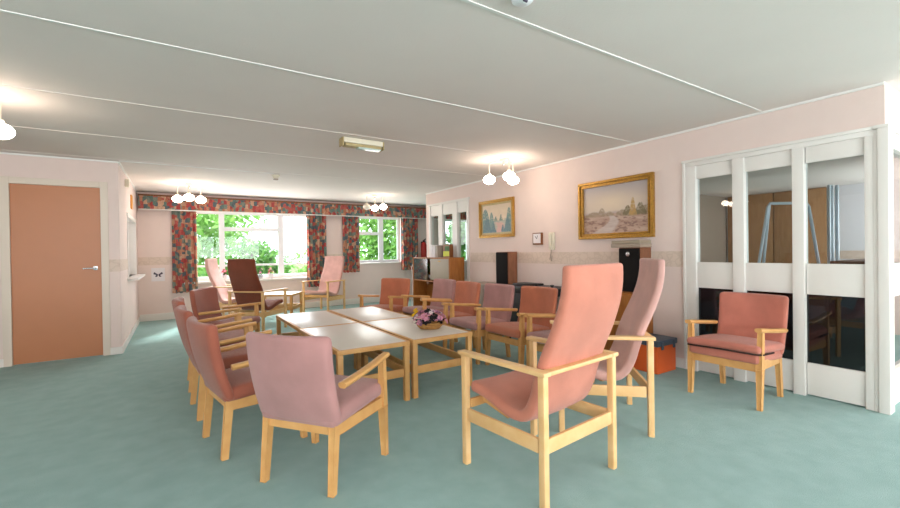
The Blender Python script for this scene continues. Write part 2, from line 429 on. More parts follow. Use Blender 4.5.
# far windows
def window(idx, x0, x1, z0, z1, mull, transoms, sillz=None):
    fb = MB(); y0, y1 = YF + .10, YF + .17
    fb.box((x0, y0, z0), (x0 + .05, y1, z1), .004); fb.box((x1 - .05, y0, z0), (x1, y1, z1), .004)
    fb.box((x0 + .05, y0, z0), (x1 - .05, y1, z0 + .06), .004); fb.box((x0 + .05, y0, z1 - .05), (x1 - .05, y1, z1), .004)
    for m, w in mull: fb.box((m - w / 2, y0, z0 + .06), (m + w / 2, y1, z1 - .05), .004)
    for a, b, z, w in transoms: fb.box((a, y0 + .004, z - w / 2), (b, y1 - .004, z + w / 2), .004)
    w = struct(fb, 'window_%d' % idx, 'upvc')
    struct(bx((x0 + .04, YF + .13, z0 + .05), (x1 - .04, YF + .138, z1 - .04)), 'pane', 'glass', w)
    return w
w1 = window(1, .15, 2.62, .72, 2.09, [(.80, .10), (1.94, .11)], [(.85, 1.89, 1.74, .08), (.20, .75, .99, .04), (.85, 1.89, .99, .04), (2.0, 2.57, .99, .04)])
w2 = window(2, 3.50, 4.80, .97, 2.09, [(4.30, .12)], [(3.55, 4.24, 1.68, .07)])
struct(bx((.12, YF - .06, .655), (2.74, YF + .10, .695), .006), 'window_sill', 'white', w1)
struct(bx((3.46, YF - .03, .94), (4.84, YF + .10, .97), .006), 'window_sill', 'white', w2)

w4 = window(4, 6.05, 7.90, .90, 2.09, [(6.95, .08)], [])
# unseen windows added behind and beside the camera to let daylight in
n = 5
for (x0, x1) in ((-3.6, -.6), (.6, 3.6), (4.6, 7.6)):
    b = MB(); y0, y1 = YB - .14, YB - .08
    b.box((x0, y0, .75), (x0 + .06, y1, 2.15), .003); b.box((x1 - .06, y0, .75), (x1, y1, 2.15), .003); b.box((x0 + .06, y0, .75), (x1 - .06, y1, .81), .003); b.box((x0 + .06, y0, 2.09), (x1 - .06, y1, 2.15), .003)
    for k in (1, 2): b.box((x0 + k * 1.0 - .03, y0, .81), (x0 + k * 1.0 + .03, y1, 2.09), .003)
    w = struct(b, 'window_%d' % n, 'upvc'); n += 1
    struct(bx((x0 + .05, YB - .115, .8), (x1 - .05, YB - .108, 2.1)), 'pane', 'glass', w)
for (xa, ya, yb) in ((XE + .10, -3.4, -.9), (XL - .10, -2.8, .4)):
    b = MB(); x0, x1 = xa - .03, xa + .03
    b.box((x0, ya, .75), (x1, ya + .06, 2.15), .003); b.box((x0, yb - .06, .75), (x1, yb, 2.15), .003); b.box((x0, ya + .06, .75), (x1, yb - .06, .81), .003); b.box((x0, ya + .06, 2.09), (x1, yb - .06, 2.15), .003)
    b.box((x0, (ya + yb) / 2 - .03, .81), (x1, (ya + yb) / 2 + .03, 2.09), .003)
    w = struct(b, 'window_%d' % n, 'upvc'); n += 1
    struct(bx((xa - .004, ya + .05, .8), (xa + .004, yb - .05, 2.1)), 'pane', 'glass', w)
b = MB()  # made-up store-room window, added so light reaches the room behind the screen
for a, c in (((8.6, .9), (8.66, 2.1)), ((10.94, .9), (11.0, 2.1)), ((8.66, .9), (10.94, .96)), ((8.66, 2.04), (10.94, 2.1))): b.box((a[0], YN + .04, a[1]), (c[0], YN + .08, c[1]), .003)
w = struct(b, 'window_%d' % n, 'upvc'); struct(bx((8.65, YN + .057, .95), (10.95, YN + .063, 2.05)), 'pane', 'glass', w)

# glazed screen on the right wall
def screen_x(name, x, bays, posts, ztop, rails, lowglass=True):
    """screen in the plane X=x. posts: (y0,y1,proud). bays: (y0,y1)."""
    b = MB(); t0, t1 = x - .012, x + .07
    for y0, y1, pr in posts: b.box((t0 - pr, y0, 0), (t1, y1, ztop), .004)
    for y0, y1 in bays:
        for za, zb in rails: b.box((t0 + .02, y0, za), (t1 - .01, y1, zb), .003)
    return b
bays = [(1.875, 2.20), (1.42, 1.775), (.98, 1.335)]
posts = [(2.20, 2.30, .0), (1.775, 1.87, .006), (1.34, 1.42, .006), (.93, .98, .0)]
sb = screen_x('s', XR, bays, posts, 2.03, [(.012, .27), (.83, 1.08), (1.90, 2.03)])
sb.box((XR - .012, .93, 2.03), (XR + .07, 2.30, 2.07), .004); sb.box((XR - .024, .93, 2.07), (XR + .004, 2.33, 2.095), .004); sb.box((XR - .02, 2.30, 0), (XR - .0, 2.325, 2.07), .003)
# corner post
sb.box((XR - .03, .845, 0), (XR + .09, .905, 2.07), .004); sb.box((XR - .016, .905, 0), (XR + .07, .93, 2.07), .002)
sb.box((XR - .03, .845, 2.07), (XR + .09, .93, 2.095), .003)
scr = thing('glazed_screen', 'white painted floor-to-head glazed screen of three bays behind the coral armchair', 'partition', (XR, 1.6, 0))
o = sb.build('frame', 'white', scr); o.location = (-XR, -1.6, 0)
for y0, y1 in bays:
    o = bx((XR + .03, y0 - .005, 1.075), (XR + .036, y1 + .005, 1.905)).build('upper_pane', 'glassg', scr); o.location = (-XR, -1.6, 0)
    o = bx((XR + .03, y0 - .005, .265), (XR + .036, y1 + .005, .835)).build('lower_pane', 'glassd', scr); o.location = (-XR, -1.6, 0); o['label'] = 'dark tinted lower pane'
# return screen facing the camera side
rb = MB()
for x0, x1 in ((5.22, 5.30), (6.05, 6.13), (6.82, 6.90)): rb.box((x0, YN, 0), (x1, YN + .08, 2.07), .004)
rb.box((XR + .09, YN, 1.95), (6.82, YN + .07, 2.07), .003); rb.box((XR + .09, YN + .01, .83), (6.82, YN + .07, 1.08), .003); rb.box((XR + .09, YN + .01, 0), (6.82, YN + .07, .27), .003)
rb.box((XR + .09, YN - .012, 2.07), (6.9, YN, 2.095), .003)
rs = thing('glazed_screen', 'white glazed screen running away round the corner at the right edge of the photo', 'partition', (5.6, YN, 0))
o = rb.build('frame', 'white', rs); o.location = (-5.6, -YN, 0)
for x0, x1 in ((XR + .09, 5.22), (5.30, 6.05), (6.13, 6.82)):
    o = bx((x0, YN + .04, 1.08), (x1, YN + .046, 1.95)).build('upper_pane', 'glassg', rs); o.location = (-5.6, -YN, 0)
    o = bx((x0, YN + .04, .27), (x1, YN + .046, .83)).build('lower_pane', 'glassd', rs); o.location = (-5.6, -YN, 0)
# far internal window with three tall panes
fb = MB()
for y0, y1 in ((7.38, 7.44), (6.93, 7.07), (6.42, 6.57), (6.05, 6.12)): fb.box((XR - .014, y0, .60), (XR + .07, y1, 2.14), .004)
for y0, y1 in ((7.07, 7.38), (6.57, 6.93), (6.12, 6.42)):
    fb.box((XR + .005, y0, 1.92), (XR + .06, y1, 2.14), .003); fb.box((XR + .005, y0, .60), (XR + .06, y1, .72), .003)
fb.box((XR - .03, 6.02, 2.12), (XR, 7.47, 2.16), .004)
iw = struct(fb, 'window_0', 'white')
for y0, y1 in ((7.07, 7.38), (6.57, 6.93), (6.12, 6.42)): struct(bx((XR + .03, y0, .72), (XR + .036, y1, 1.92)), 'pane', 'glass', iw)

# store room content seen through the screen
pb = MB()
for k in range(2): pb.box((10.93, 3.03 + k * .92, .01), (10.99, 3.93 + k * .92, 2.39), .004)
tag(pb.build('partition_board', 'panel'), 'tall brown boards against the back wall of the room behind the glass', 'board')
yw0 = math.atan2(rt.y, rt.x)
def frame_stand(loc, rz, label):
    t = thing('folding_frame', label, 'metal frame', loc, rz, None)
    MB().tube([(-.56, 0, .0), (-.27, 0, 1.74), (-.24, 0, 1.79), (.24, 0, 1.79), (.27, 0, 1.74), (.56, 0, 0)], .019).build('front_frame', 'tube', t)
    MB().tube([(-.22, .30, .0), (-.22, .04, 1.77)], .018).build('rear_strut', 'tube', t)
    MB().tube([(.30, .45, .0), (.22, .04, 1.77)], .018).build('rear_strut', 'tube', t)
    MB().tube([(-.29, .42, .12), (.29, .42, .12)], .009).build('cross_bar', 'tube', t)
    return t
frame_stand((6.79, 2.28, 0), yw0, 'pale blue metal folding frame standing behind the middle pane of the white screen')
cb = MB()
cb.box((6.0, 4.55, 0), (8.9, 4.88, .5), .01)
# rolled blue partition uprights
t = thing('curtain_pole_bundle', 'group of upright pale blue poles behind the right-hand upper pane', 'pole', (8.4, 2.31, 0))
for k, (dx, dy) in enumerate(((0, 0), (.07, -.02), (.14, -.06))): MB().tube([(dx, dy, .01), (dx, dy, 2.15)], .024).build('pole', 'tube', t)
tb = thing('side_table', 'dark topped table inside the room behind the right-hand pane', 'table', (8.2, 1.55, 0))
MB().box((-.9, -.45, .98), (.9, .45, 1.02), .005).build('tabletop', 'wooddark', tb)
for sx in (-.84, .84):
    for sy in (-.39, .39): MB().bar((sx, sy, 0), (sx, sy, .98), .05, .05).build('leg', 'wooddark', tb)

# ------------------------------------------------------------------ curtains, pelmet
def curtain(x0, x1, z0, z1, label, ph=0.0, folds=5):
    b = MB(); nx, nz = 60, 8; y = YF - .085; vs = []; fs = []
    for side in (0, 1):
        for j in range(nz + 1):
            for i2 in range(nx + 1):
                u = i2 / nx; v = j / nz; a = u * folds * 2 * PI + ph
                amp = .029 * (1.0 - .3 * v) + .006 * math.sin(3.1 * a)
                xx = x0 + (x1 - x0) * u + .008 * math.sin(a * .5 + 2 * v)
                yy = y + amp * math.sin(a + .3 * math.sin(4 * v)) + (.004 if side else 0)
                vs.append((xx, yy, z0 + (z1 - z0) * v + .006 * math.sin(a) * (1 - v)))
    s0 = (nx + 1) * (nz + 1)
    for j in range(nz):
        for i2 in range(nx):
            a = j * (nx + 1) + i2; fs.append((a, a + 1, a + nx + 2, a + nx + 1)); fs.append((a + s0, a + s0 + nx + 1, a + s0 + nx + 2, a + s0 + 1))
    for i2 in range(nx): fs.append((i2, i2 + s0, i2 + 1 + s0, i2 + 1)); a = nz * (nx + 1) + i2; fs.append((a, a + 1, a + 1 + s0, a + s0))
    for j in range(nz): a = j * (nx + 1); fs.append((a, a + nx + 1, a + nx + 1 + s0, a + s0)); a += nx; fs.append((a, a + s0, a + s0 + nx + 1, a + nx + 1))
    b.add(vs, fs); o = b.build('curtain', 'patch'); return tag(o, label, 'curtain')
curtain(-.06, .36, .50, 2.15, 'long patchwork curtain at the left end of the wide window', 0, 5)
curtain(2.44, 2.88, .47, 2.15, 'long patchwork curtain hanging behind the pink high-back chair', 1, 6)
curtain(3.26, 3.68, .76, 2.15, 'short patchwork curtain on the left side of the small window', 2, 5)
curtain(4.76, 5.24, .76, 2.15, 'short patchwork curtain on the right side of the small window', .5, 6)
pb = MB(); vs = []; fs = []; nx = 560; x0, x1 = XD + .03, 8.35
for side in (0, 1):
    for j in range(5):
        for i2 in range(nx + 1):
            u = i2 / nx; v = j / 4; a = u * 190 * PI
            vs.append((x0 + (x1 - x0) * u, YF - .155 - .010 * math.sin(a + .8 * math.sin(a * .31)) * (1 - .5 * v) - .004 * math.sin(a * .37) + (.004 if side else 0), 2.075 + .245 * v))
s0 = (nx + 1) * 5
for j in range(4):
    for i2 in range(nx):
        a = j * (nx + 1) + i2; fs.append((a, a + 1, a + nx + 2, a + nx + 1)); fs.append((a + s0, a + s0 + nx + 1, a + s0 + nx + 2, a + s0 + 1))
for i2 in range(nx): fs.append((i2, i2 + s0, i2 + 1 + s0, i2 + 1)); a = 4 * (nx + 1) + i2; fs.append((a, a + 1, a + 1 + s0, a + s0))
pb.add(vs, fs)
pel = thing('pelmet', 'long gathered patchwork pelmet running under the ceiling over both far windows', 'pelmet', (2.5, YF, 2.07))
o = pb.build('valance', 'patch', pel); o.location = (-2.5, -YF, -2.07)
for a, c, nm, m in (((x0, YF - .175, 2.318), (x1, YF, 2.345), 'top_board', 'wooddark'), ((x0, YF - .172, 2.058), (x1, YF - .148, 2.078), 'hem_rail', 'white')):
    o = bx(a, c, .003).build(nm, m, pel); o.location = (-2.5, -YF, -2.07)

# ------------------------------------------------------------------ chairs
_mesh_cache = {}
def cached(key, fn):
    if key not in _mesh_cache: _mesh_cache[key] = fn()
    return _mesh_cache[key]
def part(name, key, fn, parent):
    o = bpy.data.objects.new(name, cached(key, fn)); C.objects.link(o); o.parent = parent; return o

def low_back(p):      # p in pad space: x = thickness(front +), y = width, z = height
    z = p.z + .235
    t = z / .47
    x = -.215 - .13 * t - .02 * math.sin(PI * t) + p.x
    x += .05 * (p.y / .25) ** 2 * (.35 + .65 * t)          # wraps forward at the sides
    w = 1.0 + .03 * t
    return (x, p.y * w, .345 + z * 1.01)
def low_seat(p, zc=.375, dz=0.0):
    t = (p.x + .26) / .52
    w = 1.0 + .06 * t
    c = (1 - (p.x / .27) ** 2) * (1 - (p.y / .27) ** 2)
    return (p.x + .015, p.y * w, zc + .03 * t + p.z + (.022 * max(0, c) if p.z > 0 else 0) + dz)

def low_chair(fab, label, loc, rz, group=None, two_tier=False):
    t = thing('armchair', label, 'chair', (loc[0], loc[1], 0), rz, group)
    part('backrest', ('lb', fab), lambda: MB().pillow(.062, .505, .47, .030, low_back, 8, 14, 14).mesh('low_backrest', fab, 'full'), t)
    if two_tier:
        part('seat', ('ls2', fab), lambda: MB().pillow(.50, .48, .075, .024, lambda p: low_seat(p, .350), 14, 14, 8).mesh('low_seat', fab, 'full'), t)
        cu = part('cushion', ('lc2', fab), lambda: MB().pillow(.53, .51, .06, .028, lambda p: low_seat(p, .415, .008 * math.sin(6 * p.y + 1) * (1 if p.x > .1 else 0)), 14, 14, 8).mesh('loose_cushion', fab, 'full'), t)
        part('piping', ('lc2p',), lambda: MB().tube([low_seat(Vector((x, y, 0)), .385 + .006 * math.sin(6 * y + 1)) for x, y in [(.0, .258), (.2, .258), (.245, .245), (.262, .2), (.264, .1), (.264, 0), (.264, -.1), (.262, -.2), (.245, -.245), (.2, -.258), (0, -.258)]], .007, 6).mesh('cushion_edge', 'fabdark', True), cu)  # dark tube drawn as the shade in the gap below the cushion
    else:
        part('seat', ('ls', fab), lambda: MB().pillow(.52, .485, .085, .034, low_seat, 14, 14, 8).mesh('low_seat', fab, 'full'), t)
    for s in (-1, 1):
        def fl(s=s):
            b = MB(); b.bar((.235, s * .254, 0), (.222, s * .252, .30), .028, .030, w2=.040, h2=.042, up=(0, 1, 0)); b.bar((.222, s * .252, .298), (.212, s * .257, .592), .040, .042, w2=.028, h2=.034, up=(0, 1, 0)); return b.mesh('front_leg', 'wood', True)
        def rl(s=s):
            return MB().bar((-.240, s * .216, 0), (-.205, s * .212, .37), .030, .030, w2=.038, h2=.040, up=(0, 1, 0)).mesh('rear_leg', 'wood', True)
        def arm(s=s):
            b = MB(); pts = []
            for k in range(13):
                u = k / 12; x = .262 - .465 * u
                pts.append((x, s * (.258 + .002 * u + .008 * math.sin(PI * u)), .603 - .050 * u ** 1.3 - .006 * math.sin(PI * u)))
            w = .0
            prof = [(-.021, -.012), (-.013, -.018), (.013, -.018), (.021, -.012), (.026, 0), (.021, .010), (.010, .014), (-.010, .014), (-.021, .010), (-.026, 0)]
            b.sweep(pts, prof); return b.mesh('armrest', 'wood', True)
        part('leg', ('lfl', s), fl, t); part('leg', ('lrl', s), rl, t); part('armrest', ('la', s), arm, t)
        part('side_rail', ('lsr', s), lambda s=s: MB().bar((-.20, s * .216, .318), (.205, s * .248, .328), .022, .062).mesh('side_rail', 'wood', True), t)
    part('front_rail', ('lfr',), lambda: MB().bar((.222, -.24, .310), (.222, .24, .310), .022, .05).mesh('front_rail', 'wood', True), t)
    part('rear_rail', ('lrr',), lambda: MB().bar((-.21, -.19, .330), (-.21, .19, .330), .022, .062).mesh('rear_rail', 'wood', True), t)
    return t

# high chair: square beech frame carrying a curved upholstered shell
PROF = [(.290, .438), (.20, .427), (.10, .396), (.01, .366), (-.085, .366), (-.142, .408), (-.180, .485), (-.208, .58), (-.252, .70), (-.306, .82), (-.352, .95), (-.372, 1.06), (-.374, 1.152)]
def prof_at(s):
    L = [0]
    for a, b in zip(PROF, PROF[1:]): L.append(L[-1] + math.dist(a, b))
    d = s * L[-1]
    for k in range(len(L) - 1):
        if d <= L[k + 1] or k == len(L) - 2:
            u = (d - L[k]) / (L[k + 1] - L[k]); break
    P = [PROF[max(k - 1, 0)], PROF[k], PROF[k + 1], PROF[min(k + 2, len(PROF) - 1)]]
    def cr(i):
        p0, p1, p2, p3 = (q[i] for q in P)
        return .5 * (2 * p1 + (p2 - p0) * u + (2 * p0 - 5 * p1 + 4 * p2 - p3) * u * u + (3 * p1 - p0 - 3 * p2 + p3) * u ** 3)
    return Vector((cr(0), cr(1))), L[-1]
PL = prof_at(0)[1]
def shell_fn(p):
    s = min(1, max(0, p.x / PL + .5)); a, _ = prof_at(s)
    b, _ = prof_at(min(1, s + .01)); c, _ = prof_at(max(0, s - .01)); d = (b - c).normalized(); nrm = Vector((d.y, -d.x))
    if nrm.x < 0 and s > .6: nrm = -nrm
    nrm = Vector((d.y, -d.x))            # points up/forward
    th = 1.25 - .35 * s
    w = 1.0 if s < .62 else 1.0 - .07 * (s - .62) / .38
    w -= .03 * math.sin(PI * min(1, s / .5))
    q = a + nrm * p.z * th
    dish = -.014 * (1 - (p.y / .235) ** 2)
    q = q + nrm * dish * 0.6
    return (q.x, p.y * w, q.y)
def high_chair(fab, label, loc, rz, group=None):
    t = thing('high_back_chair', label, 'chair', (loc[0], loc[1], 0), rz, group)
    part('seat_shell', ('hs', fab), lambda: MB().pillow(PL, .515, .055, .026, shell_fn, 44, 12, 6).mesh('high_shell', fab, 'full'), t)
    for sx in (-1, 1):
        for sy in (-1, 1):
            part('leg', ('hl', sx, sy), lambda sx=sx, sy=sy: MB().box((sx * .282 - .019, sy * .294 - .019, 0), (sx * .282 + .019, sy * .294 + .019, .628), .008).mesh('high_leg', 'woodx', True), t)
    for s in (-1, 1):
        part('armrest', ('ha', s), lambda s=s: MB().box((-.312, s * .294 - .028, .628), (.322, s * .294 + .028, .651), .007).mesh('high_arm', 'woodx', True), t)
        part('side_rail', ('hr', s), lambda s=s: MB().box((-.255, s * .294 - .010, .255), (.255, s * .294 + .010, .325), .004).mesh('high_side_rail', 'woodx', True), t)
        part('seat_bearer', ('hb', s), lambda s=s: MB().bar((.255, s * .18, .365), (.05, s * .18, .318), .016, .04).mesh('seat_bearer', 'wood', True), t)
    part('rear_bar', ('hrb',), lambda: MB().box((-.310, -.266, .629), (-.258, .266, .650), .007).mesh('high_rear_bar', 'woodx', True), t)
    part('rear_rail', ('hrr',), lambda: MB().box((-.292, -.275, .255), (-.272, .275, .325), .004).mesh('high_rear_rail', 'woodx', True), t)
    part('front_rail', ('hfr',), lambda: MB().box((.255, -.275, .325), (.275, .275, .375), .004).mesh('high_front_rail', 'wood', True), t)
    return t

G1 = 'high-back chairs'; G2 = 'low armchairs round the tables'
high_chair('salmon', 'large salmon high-back chair with pale frame, nearest the camera, seen from behind', (1.712, 1.755), R(95.5), G1)
high_chair('pink', 'pink high-back chair seen side-on, partly behind the salmon high-back chair', (2.575, 2.02), R(137), G1)
rc = cam2w(-3.09, 6.82)
high_chair('brown', 'dark brown high-back chair turned towards the wide window', (rc.x, rc.y), R(44), G1)
rc = cam2w(-4.02, 7.86)
high_chair('pink', 'pink high-back chair side-on in front of the left part of the wide window', (rc.x, rc.y), R(-24), G1)
rc = cam2w(-2.63, 8.84)
high_chair('pink', 'pink high-back chair in front of the long curtain, beside the far low table', (rc.x, rc.y), R(217), G1)

low_chair('mauve', 'mauve armchair in the foreground seen from behind at the near corner of the tables', (.706, 2.44), R(37), G2)
low_chair('rust', 'rust armchair nearest the camera in the left row, next to the mauve foreground chair', (.425, 3.12), R(10), G2)
low_chair('rust', 'rust armchair second from the camera in the left row', (.355, 3.88), R(4), G2)
low_chair('rust', 'rust armchair third from the camera in the left row', (.335, 4.66), R(0), G2)
low_chair('rust', 'rust armchair at the far end of the left row, turned towards the camera', (.53, 5.72), R(-32), G2)
low_chair('terracotta', 'terracotta armchair alone at the far right corner of the tables', (2.57, 5.76), R(211), G2)
low_chair('mauve', 'mauve armchair at the far end of the right row, in front of the sideboard', (2.96, 5.18), R(183), G2)
low_chair('terracotta', 'terracotta armchair between two mauve armchairs in the right row', (2.91, 4.54), R(180), G2)
low_chair('mauve', 'mauve armchair in front of the walnut-sided speaker in the right row', (2.95, 3.945), R(181), G2)
low_chair('terracotta', 'terracotta armchair in front of the black equipment table in the right row', (3.03, 3.36), R(182), G2)
low_chair('mauve', 'mauve armchair mostly hidden behind the salmon high-back chair', (3.06, 2.755), R(183), G2)
low_chair('coral', 'coral armchair with loose cushion standing against the white glazed screen', (3.885, 1.665), R(180), None, True)

# ------------------------------------------------------------------ low tables
def low_table(label, loc, rz, L=1.15, W=.61, h=.49, group='low tables pushed together'):
    t = thing('low_table', label, 'table', (loc[0], loc[1], 0), rz, group)
    k = (L, W, h)
    part('tabletop', ('tt',) + k, lambda: MB().box((-L / 2 + .026, -W / 2 + .026, h - .028), (L / 2 - .026, W / 2 - .026, h), .002).mesh('tabletop', 'laminate', True), t)
    def lip():
        b = MB(); e = .026
        b.box((-L / 2, -W / 2, h - .036), (L / 2, -W / 2 + e, h - .001), .003); b.box((-L / 2, W / 2 - e, h - .036), (L / 2, W / 2, h - .001), .003)
        b.box((-L / 2, -W / 2 + e, h - .036), (-L / 2 + e, W / 2 - e, h - .001), .003); b.box((L / 2 - e, -W / 2 + e, h - .036), (L / 2, W / 2 - e, h - .001), .003); return b.mesh('edge_lipping', 'wood', True)
    part('edge_lipping', ('tl',) + k, lip, t)
    for sx in (-1, 1):
        for sy in (-1, 1):
            part('leg', ('tg', sx, sy) + k, lambda sx=sx, sy=sy: MB().box((sx * (L / 2 - .026) - .022, sy * (W / 2 - .026) - .022, 0), (sx * (L / 2 - .026) + .022, sy * (W / 2 - .026) + .022, h - .037), .004).mesh('table_leg', 'wood', True), t)
    for s in (-1, 1):
        part('stretcher', ('tse', s) + k, lambda s=s: MB().box((s * (L / 2 - .026) - .010, -W / 2 + .05, .20), (s * (L / 2 - .026) + .010, W / 2 - .05, .265), .003).mesh('stretcher', 'wood', True), t)
        part('stretcher', ('tss', s) + k, lambda s=s: MB().box((-L / 2 + .05, s * (W / 2 - .026) - .010, .20), (L / 2 - .05, s * (W / 2 - .026) + .010, .265), .003).mesh('stretcher', 'wood', True), t)
    return t
TX0, TX1 = 1.305, 1.945
low_table('low beech table with pale top, nearest the mauve foreground chair', (TX0, 3.69), R(90))
low_table('low beech table at the far left of the joined four, by the left row', (TX0, 4.85), R(90))
low_table('low beech table carrying the flower basket', (TX1, 3.70), R(90))
low_table('low beech table at the far right of the joined four, beside the lone terracotta armchair', (TX1, 4.86), R(90))
rc = cam2w(-3.22, 7.90)
low_table('low table standing by itself below the wide window between high-back chairs', (rc.x, rc.y), R(-31), .74, .60, .49, None)

# flower basket
fx, fy = 2.02, 3.50
bk = thing('flower_basket', 'small wicker basket of pink, white and dark artificial flowers on the pale table', 'flower arrangement', (fx, fy, .49), R(-35))
MB().lathe([(.0, .002), (.08, .002), (.105, .03), (.118, .062), (.11, .064), (.095, .035), (.0, .03)], 28, sx=1.15, sy=.75).build('basket', 'wicker', bk)
def flower(b, c, r, dirn, petals=6):
    d = Vector(dirn).normalized(); x = d.orthogonal().normalized(); y = d.cross(x); c = Vector(c)
    for k in range(petals):
        a = 2 * PI * k / petals + rnd.random(); q = x * math.cos(a) + y * math.sin(a); s2 = d.cross(q)
        vs = [c, c + q * r * .55 + s2 * r * .38 + d * r * .25, c + q * r + d * r * .12, c + q * r * .55 - s2 * r * .38 + d * r * .25, c + q * r * .5 - d * r * .12]
        b.add(vs, [(0, 1, 2, 3), (0, 4, 1), (4, 2, 1), (4, 3, 2), (0, 3, 4)])
    b.add([c + x * r * .2, c + y * r * .2, c - x * r * .2, c - y * r * .2, c + d * r * .3, c - d * r * .1], [(0, 1, 4), (1, 2, 4), (2, 3, 4), (3, 0, 4), (1, 0, 5), (2, 1, 5), (3, 2, 5), (0, 3, 5)])
spots = []
for k in range(64):
    a = rnd.uniform(0, 2 * PI); e = rnd.uniform(.05, 1.35)
    rx = .165; rz_ = .125
    p = Vector((rx * math.cos(a) * math.cos(e), .11 * math.sin(a) * math.cos(e), .055 + rz_ * math.sin(e)))
    spots.append((p, Vector((math.cos(a) * math.cos(e), math.sin(a) * math.cos(e), math.sin(e) + .2)), k))
for p, dn, k in spots:
    cam_side = dn.dot(Vector((.1, -1, 0)))
    c = rnd.choice(['pinkf', 'pinkf', 'pinkf', 'mauvef', 'whitef', 'pinkf', 'pinkf'])
    if k in (3, 9): c = 'whitef'
    b = MB(); flower(b, p, rnd.uniform(.022, .034), dn, 6); b.build('flower', c, bk, False)
for k, p in enumerate([(-.13, .03, .15), (-.15, 0, .13), (-.14, .05, .17)]):
    b = MB(); flower(b, p, .03, (-.5, -.4, .7), 7); b.build('flower', 'yellowf', bk, False)
for k, (p, r) in enumerate([((.02, -.10, .10), .045), ((.05, -.09, .13), .04), ((-.03, -.10, .08), .04), ((-.01, -.05, .165), .04), ((.11, -.06, .08), .032)]):
    b = MB(); flower(b, p, r, (.1, -.8, .5), 7); b.build('flower', 'darkf', bk, False)
for k in range(12):
    a = rnd.uniform(0, 2 * PI); b = MB(); p = Vector((.09 * math.cos(a), .06 * math.sin(a), .06)); q = p + Vector((.085 * math.cos(a), .06 * math.sin(a), rnd.uniform(.0, .07)))
    s2 = Vector((-math.sin(a), math.cos(a), 0)) * .018; mid = (p + q) / 2 + Vector((0, 0, .012))
    b.add([p, mid + s2, q, mid - s2, mid - Vector((0, 0, .008))], [(0, 1, 2), (0, 2, 3), (0, 4, 1), (1, 4, 2), (2, 4, 3), (3, 4, 0)]); b.build('leaf', 'darkgreen', bk, False)

# ------------------------------------------------------------------ ceiling lamps
def ceiling_lamp(label, x, y, ang, off=(), n=3, zg=2.145):
    t = thing('ceiling_lamp', label, 'lamp', (x, y, H), ang, 'globe ceiling lamps')
    MB().lathe([(.0, -.030), (.045, -.028), (.055, -.012), (.055, -.001), (0, -.001)], 24).build('ceiling_rose', 'cream', t)
    MB().lathe([(.0, -.085), (.014, -.08), (.018, -.06), (.012, -.03), (0, -.03)], 16).build('finial', 'chrome', t)
    for k in range(n):
        a = 2 * PI * k / n; c = Vector((math.cos(a), math.sin(a), 0))
        MB().tube([c * .03 + Vector((0, 0, -.025)), c * .12 + Vector((0, 0, -.022)), c * .175 + Vector((0, 0, -.03)), c * .19 + Vector((0, 0, -.06)), c * .19 + Vector((0, 0, -.165))], .007, 8).build('arm', 'cream', t)
        zc = zg - H
        MB().lathe([(.0, zc + .085), (.022, zc + .083), (.026, zc + .066), (.022, zc + .05), (0, zc + .05)], 14, c * .19).build('lamp_holder', 'cream', t)
        pr = [(.078 * math.sin(PI * j / 14), zc + .058 * math.cos(PI * j / 14)) for j in range(15)]
        g = MB().lathe([(max(r_, .0005), z_) for r_, z_ in pr], 24, c * .19).build('glass_globe', 'globeoff' if k in off else 'globe', t, 'full')
        if k in off: g['label'] = 'unlit opal globe'
    return t
lc = cam2w(-.02, 0)
yw = math.atan2(rt.y, rt.x)
ceiling_lamp('three-globe ceiling lamp near the pictures, above the right row of chairs', 3.57, 4.22, yw + PI - R(17))
p = cam2w(-4.28, 7.0); ceiling_lamp('three-globe ceiling lamp in front of the left end of the wide window', p.x, p.y, yw + PI)
p = cam2w(-1.53, 8.75); ceiling_lamp('ceiling lamp with one unlit globe in front of the small window', p.x, p.y, yw - R(20), off=(2,))
ceiling_lamp('ceiling lamp cut by the left edge of the photo, one globe showing', -1.22, 4.27, R(30))
ceiling_lamp('three-globe ceiling lamp inside the room behind the glazed screen', 6.4, 4.2, .3)  # invented lamp, brightens the store room

# emergency light
el = thing('emergency_light', 'boxy yellowed emergency light fitting on the ceiling', 'light fitting', (1.66, 4.235, H), R(1))
MB().box((-.215, -.055, -.055), (.215, .055, -.002), .008).build('housing', 'cream', el)
MB().box((-.20, -.05, -.088), (.20, .05, -.056), .010).build('casing', 'oldcream', el)
MB().box((-.06, -.058, -.10), (.19, .02, -.0885), .004).build('diffuser', 'diffuser', el)
for s in (-1, 1): MB().box((s * .216, -.058, -.09), (s * .228, .058, -.004), .004).build('end_cap', 'oldcream', el)
sd = thing('smoke_detector', 'small white smoke detector on the ceiling above the brown high-back chair', 'smoke detector', (1.28, 6.76, H))
MB().lathe([(.0, -.055), (.032, -.053), (.04, -.03), (.055, -.026), (.058, -.001), (0, -.001)], 24).build('body', 'cream', sd); MB().box((-.03, -.03, -.075), (.03, .03, -.056), .006).build('sensor_cap', 'greige', sd)
sd = thing('ceiling_sensor', 'white round sensor at the top edge of the photo', 'sensor', (1.37, 1.47, H))
MB().lathe([(.0, -.030), (.038, -.028), (.05, -.018), (.055, -.001), (0, -.001)], 24).build('body', 'upvc', sd); MB().tube([(-.02, -.03, -.035), (.0, -.03, -.036)], .006, 8).build('indicator', 'ink', sd)
cd = MB().tube([(XD + .02, 6.60, H - .008), (1.22, 6.60, H - .008)], .006, 6); tag(cd.build('cable_conduit', 'batten'), 'thin white cable conduit leading along the ceiling to the smoke detector', 'conduit')

